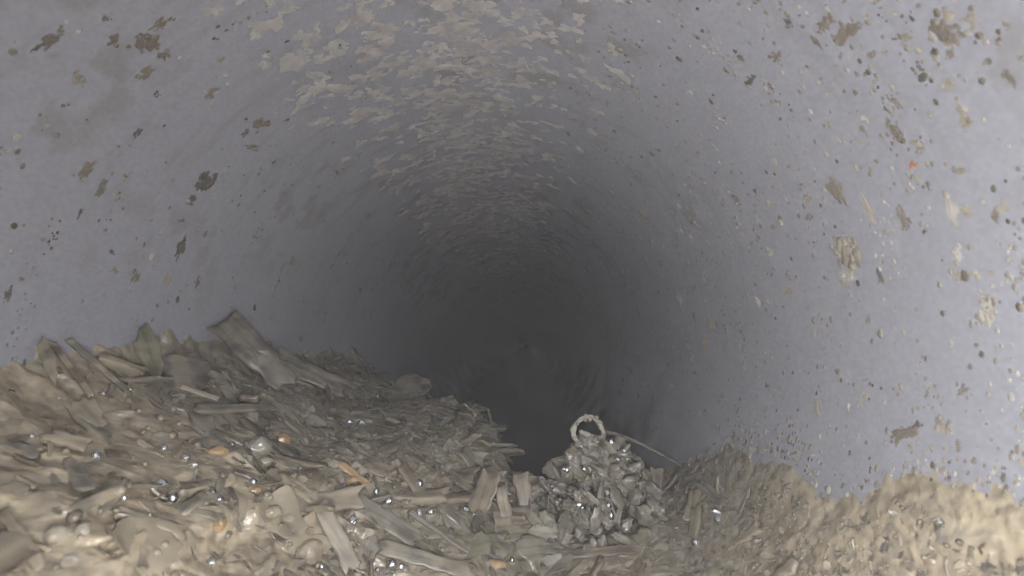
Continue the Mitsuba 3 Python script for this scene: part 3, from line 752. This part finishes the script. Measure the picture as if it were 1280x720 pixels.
# ------------------------------------------------------------------ flaky crust along the crown of the pipe: thin patches, each a part of the pipe
r = np.random.default_rng(91)
def scatter(n, big, flat):
    out = []
    for _ in range(n):
        y = 0.13 + 1.25 * r.random() ** 1.1
        ang = math.radians(r.normal(-7, 16))
        if not -36 < math.degrees(ang) < 30 or r.random() > 0.10 + 1.6 * meshkit.fbm(np.array([ang * R * 30, y * 30, 7.0]), 2) ** 1.4:
            continue
        size = r.uniform(*big) * (1.3 if r.random() < 0.25 else 1) * (1.1 - 0.3 * min(1, y / 0.7))
        a = (np.arange(26) + r.uniform(-0.3, 0.3, 26)) / 26 * 2 * math.pi
        ph = r.uniform(0, 6.28, 4)
        rad = size * (1 + 0.30 * np.cos(2 * a + ph[0]) + 0.24 * np.cos(3 * a + ph[1]) + 0.2 * np.cos(5 * a + ph[2]) + 0.13 * r.normal(size=26)).clip(0.3, 1.9)
        st, th = r.uniform(1.0, flat), r.normal(0, 0.35)
        u, v = rad * np.cos(a) * st, rad * np.sin(a)
        out.append(Polygon(np.column_stack([ang * R + u * math.cos(th) - v * math.sin(th), y + u * math.sin(th) + v * math.cos(th)])).buffer(0))
    return out


merged = unary_union(scatter(4800, (0.0007, 0.0026), 2.4) + scatter(520, (0.0026, 0.0046), 1.8)).difference(unary_union(scatter(5200, (0.0005, 0.0014), 2.0)))
patches = sorted([g.simplify(0.00012) for g in merged.geoms if g.area > 1.6e-6], key=lambda g: -g.area / (g.centroid.y ** 2 + 0.02) ** 1.5)


def crust(poly, h=0.0004):
    """a thin patch on the crown: top inset a little from the foot"""
    poly = poly.buffer(0)
    topp = poly.buffer(-0.0001)
    out_v, out_f, at = [], [], 0
    for g in getattr(topp, 'geoms', [topp]):
        if g.is_empty or g.area < 4e-7:
            continue
        v2, f2 = trimesh.creation.triangulate_polygon(g, engine='earcut')
        m = trimesh.creation.extrude_polygon(g, h, engine='earcut')
        v = np.array(m.vertices)
        c = np.array(g.centroid.coords[0])
        low = v[:, 2] < h / 2
        dv = v[low, :2] - c
        v[low, :2] = c + dv * (1 + 0.00015 / np.maximum(np.linalg.norm(dv, axis=1, keepdims=True), 1e-5))
        v[:, 2] -= 0.0002
        out_v.append(v)
        out_f.append(m.faces + at)
        at += len(v)
    if not out_v:
        return None
    v = np.vstack(out_v)
    ang, rr = v[:, 0] / R, R - v[:, 2]
    return trimesh.Trimesh(np.column_stack([rr * np.sin(ang), v[:, 1], rr * np.cos(ang)]), np.vstack(out_f), process=False), v[:, :2]


rest_v, rest_f, rest_at = [], [], 0
n_part = 0
for g in patches:
    cu = crust(g)
    if cu is None:
        continue
    if n_part < 290:
        put('crust_patch', mikit.ply(cu[0], 'scale_crust', smooth=False, uv=cu[1]), parent='drain_pipe')
        n_part += 1
    else:
        rest_v.append(cu[0].vertices)
        rest_f.append(cu[0].faces + rest_at)
        rest_at += len(cu[0].vertices)
if rest_v:
    scene['drain_pipe__far_crust'] = mikit.ply((np.vstack(rest_v), np.vstack(rest_f)), 'scale_crust')
    tag('drain_pipe__far_crust', 'farther small crust patches along the crown', kind='stuff')

# ------------------------------------------------------------------ labels: each small piece is told by its look and by the marked thing it lies nearest to
def centre(key):
    d = scene[key]
    v = meshkit.WRITTEN[d['filename']][0].mean(0)
    return (np.array(d['to_world'].matrix) @ np.append(v, 1))[:3] if 'to_world' in d else v


def pixel(p):
    d = p - EYE
    return np.array([640 + F_PX * (d @ RIGHT) / (d @ FWD), 360 - F_PX * (d @ UP) / (d @ FWD)])


MARKS = {'heap': [((190, 455), 'the curled standing leaf'), ((315, 445), 'the leaning bark slab'), ((390, 476), 'the grey bark slab'), ((285, 521), 'the long flat bark strip'), ((270, 566), 'the large orange husk'), ((352, 551), 'the round orange husk'), ((83, 560), 'the stubby tan chip'),
                  ((72, 668), 'the bright stone at lower left'), ((417, 676), 'the long pale bottom chip'), ((480, 655), 'the wide grey chip'), ((547, 674), 'the thin slanting stick'), ((515, 495), 'the rounded dark leaf'), ((440, 598), 'the rusty orange chip'), ((605, 615), 'the pointed brown chip'),
                  ((652, 650), 'the knobbly tan lump'), ((750, 610), 'the clump'), ((840, 620), 'the blunt upright chip'), ((665, 692), 'the rounded bark piece'), ((920, 570), 'the top of the right mound'), ((1000, 650), 'the right slope'), ((275, 655), 'the low pale orange husk'), ((500, 560), 'the far slope'), ((113, 525), 'the pale leaf scrap')],
         'wall': [((258, 228), 'the big dark clump'), ((173, 166), 'the slanted high fleck'), ((108, 212), 'the tall brown clump'), ((183, 55), 'the wide top left smear'), ((325, 155), 'the brown patch by the crust'), ((211, 347), 'the tan upright fleck'), ((10, 368), 'the left edge fleck'), ((985, 362), 'the oval husk'),
                  ((1056, 320), 'the largest tan clump'), ((1047, 238), 'the long brown clump'), ((1142, 206), 'the orange fleck'), ((1190, 265), 'the tall pale drip'), ((1237, 388), 'the big pale lump'), ((1132, 541), 'the widest brown lump'), ((1204, 490), 'the round grey lump'), ((986, 29), 'the round dark spot'), ((1183, 40), 'the corner smear'),
                  ((1058, 42), 'the wide high smear'), ((838, 487), 'the lowest pale pebble'), ((882, 432), 'the tan drip'), ((1145, 632), 'the square pale grain')]}
WORD = {'grey': 'grey', 'brown': 'brown', 'tan': 'tan', 'pale': 'pale', 'dark': 'dark', 'olive': 'olive', 'orange': 'orange'}
found = {}
for key, d in labels.items():
    if 'group' not in d or key not in scene:
        continue
    tone = scene[key]['bsdf']['id'].split('_')[-1]
    q = pixel(centre(key))
    noun = {'wood chip': 'wood chip', 'leaf scrap': 'leaf scrap', 'twig': 'broken twig', 'dirt': 'dirt speck', 'droplet': 'glinting droplet'}[d['category']]
    far = np.array(centre(key)) - EYE
    m = np.array(scene[key]['to_world'].matrix)
    size = np.linalg.norm(m[:3, 0]) / (far @ FWD)
    big = '' if d['category'] in ('droplet', 'dirt') else 'large ' if size > 9 else 'small ' if size < 5 else 'medium '
    at_, name_ = min(MARKS['wall' if d['category'] == 'dirt' else 'heap'], key=lambda x: np.hypot(*(q - x[0])))
    dx, dy = q - at_
    where = ('on' if np.hypot(dx, dy) < 9 else 'left of' if dx < 0 and abs(dx) > abs(dy) else 'right of' if abs(dx) > abs(dy) else 'above' if dy < 0 else 'below')
    found.setdefault((f"{big}{'' if noun == 'glinting droplet' else WORD[tone] + ' '}{noun}", f'{where} {name_}'), []).append((q[0], key))
ORD = ['leftmost', 'second from left', 'third from left', 'fourth from left', 'fifth from left', 'sixth from left', 'seventh from left', 'eighth from left', 'ninth from left', 'tenth from left', 'eleventh from left', 'twelfth from left', 'thirteenth from left', 'fourteenth from left']
COUNT = ['', '', 'two', 'three', 'four', 'five', 'six', 'seven', 'eight', 'nine', 'ten', 'eleven', 'twelve', 'thirteen', 'fourteen', 'fifteen']
for (look_, where), ks in found.items():
    ks.sort()
    for n, (_, key) in enumerate(ks):
        if len(ks) == 1:
            labels[key]['label'] = f'{look_} {where}'
        elif len(ks) == 2:
            labels[key]['label'] = f"{('left', 'right')[n]} one of two {look_}s {where}"
        elif len(ks) < 16:
            labels[key]['label'] = (ORD[n] if n < len(ks) - 1 else 'rightmost') + f' of {COUNT[len(ks)]} {look_}s {where}'

# ------------------------------------------------------------------ the inspection lamp: a ring of LEDs just under the lens, the only lamp in the pipe
lamp = 'inspection_lamp'
tag(lamp, 'dark round head with eight white light diodes under the inspection camera', 'lamp')
LF = rot_to(-(FWD + 0.14 * RIGHT - 0.30 * UP))          # the head is turned a little to the lower right
back = EYE - FWD * 0.006 - UP * 0.023 + RIGHT * 0.016
ring = trimesh.creation.annulus(0.0085, 0.020, 0.010)
ring.apply_translation([0, 0, 0.0065])
scene[lamp + '__housing'] = mikit.ply(ring, 'lamp_shell', smooth=40) | {'to_world': T(mat4(LF, back))}
disc = trimesh.creation.cylinder(0.0026, 0.0008, sections=20)
for i in range(8):
    a = (i + 0.5) / 8 * 2 * math.pi
    c = back + LF @ np.array([0.0145 * math.cos(a), 0.0145 * math.sin(a), 0.001])
    put('diode', mikit.ply(disc, 'lamp_shell', smooth=40) | {'emitter': {'type': 'area', 'radiance': rgbt((0.965 * LAMP, 0.99 * LAMP, 1.035 * LAMP))}}, mat4(LF, c), parent=lamp)

# ------------------------------------------------------------------ damp air
scene['haze_boundary'] = {'type': 'null'}
scene['haze'] = {'type': 'cube', 'to_world': T().translate([0, 5.2, 0.0]).scale([6.5, 12.0, 1.7]), 'bsdf': {'type': 'ref', 'id': 'haze_boundary'}, 'interior': {'type': 'ref', 'id': 'haze_medium'}}
tag('haze', 'damp misty air filling the pipe', 'haze', kind='stuff')
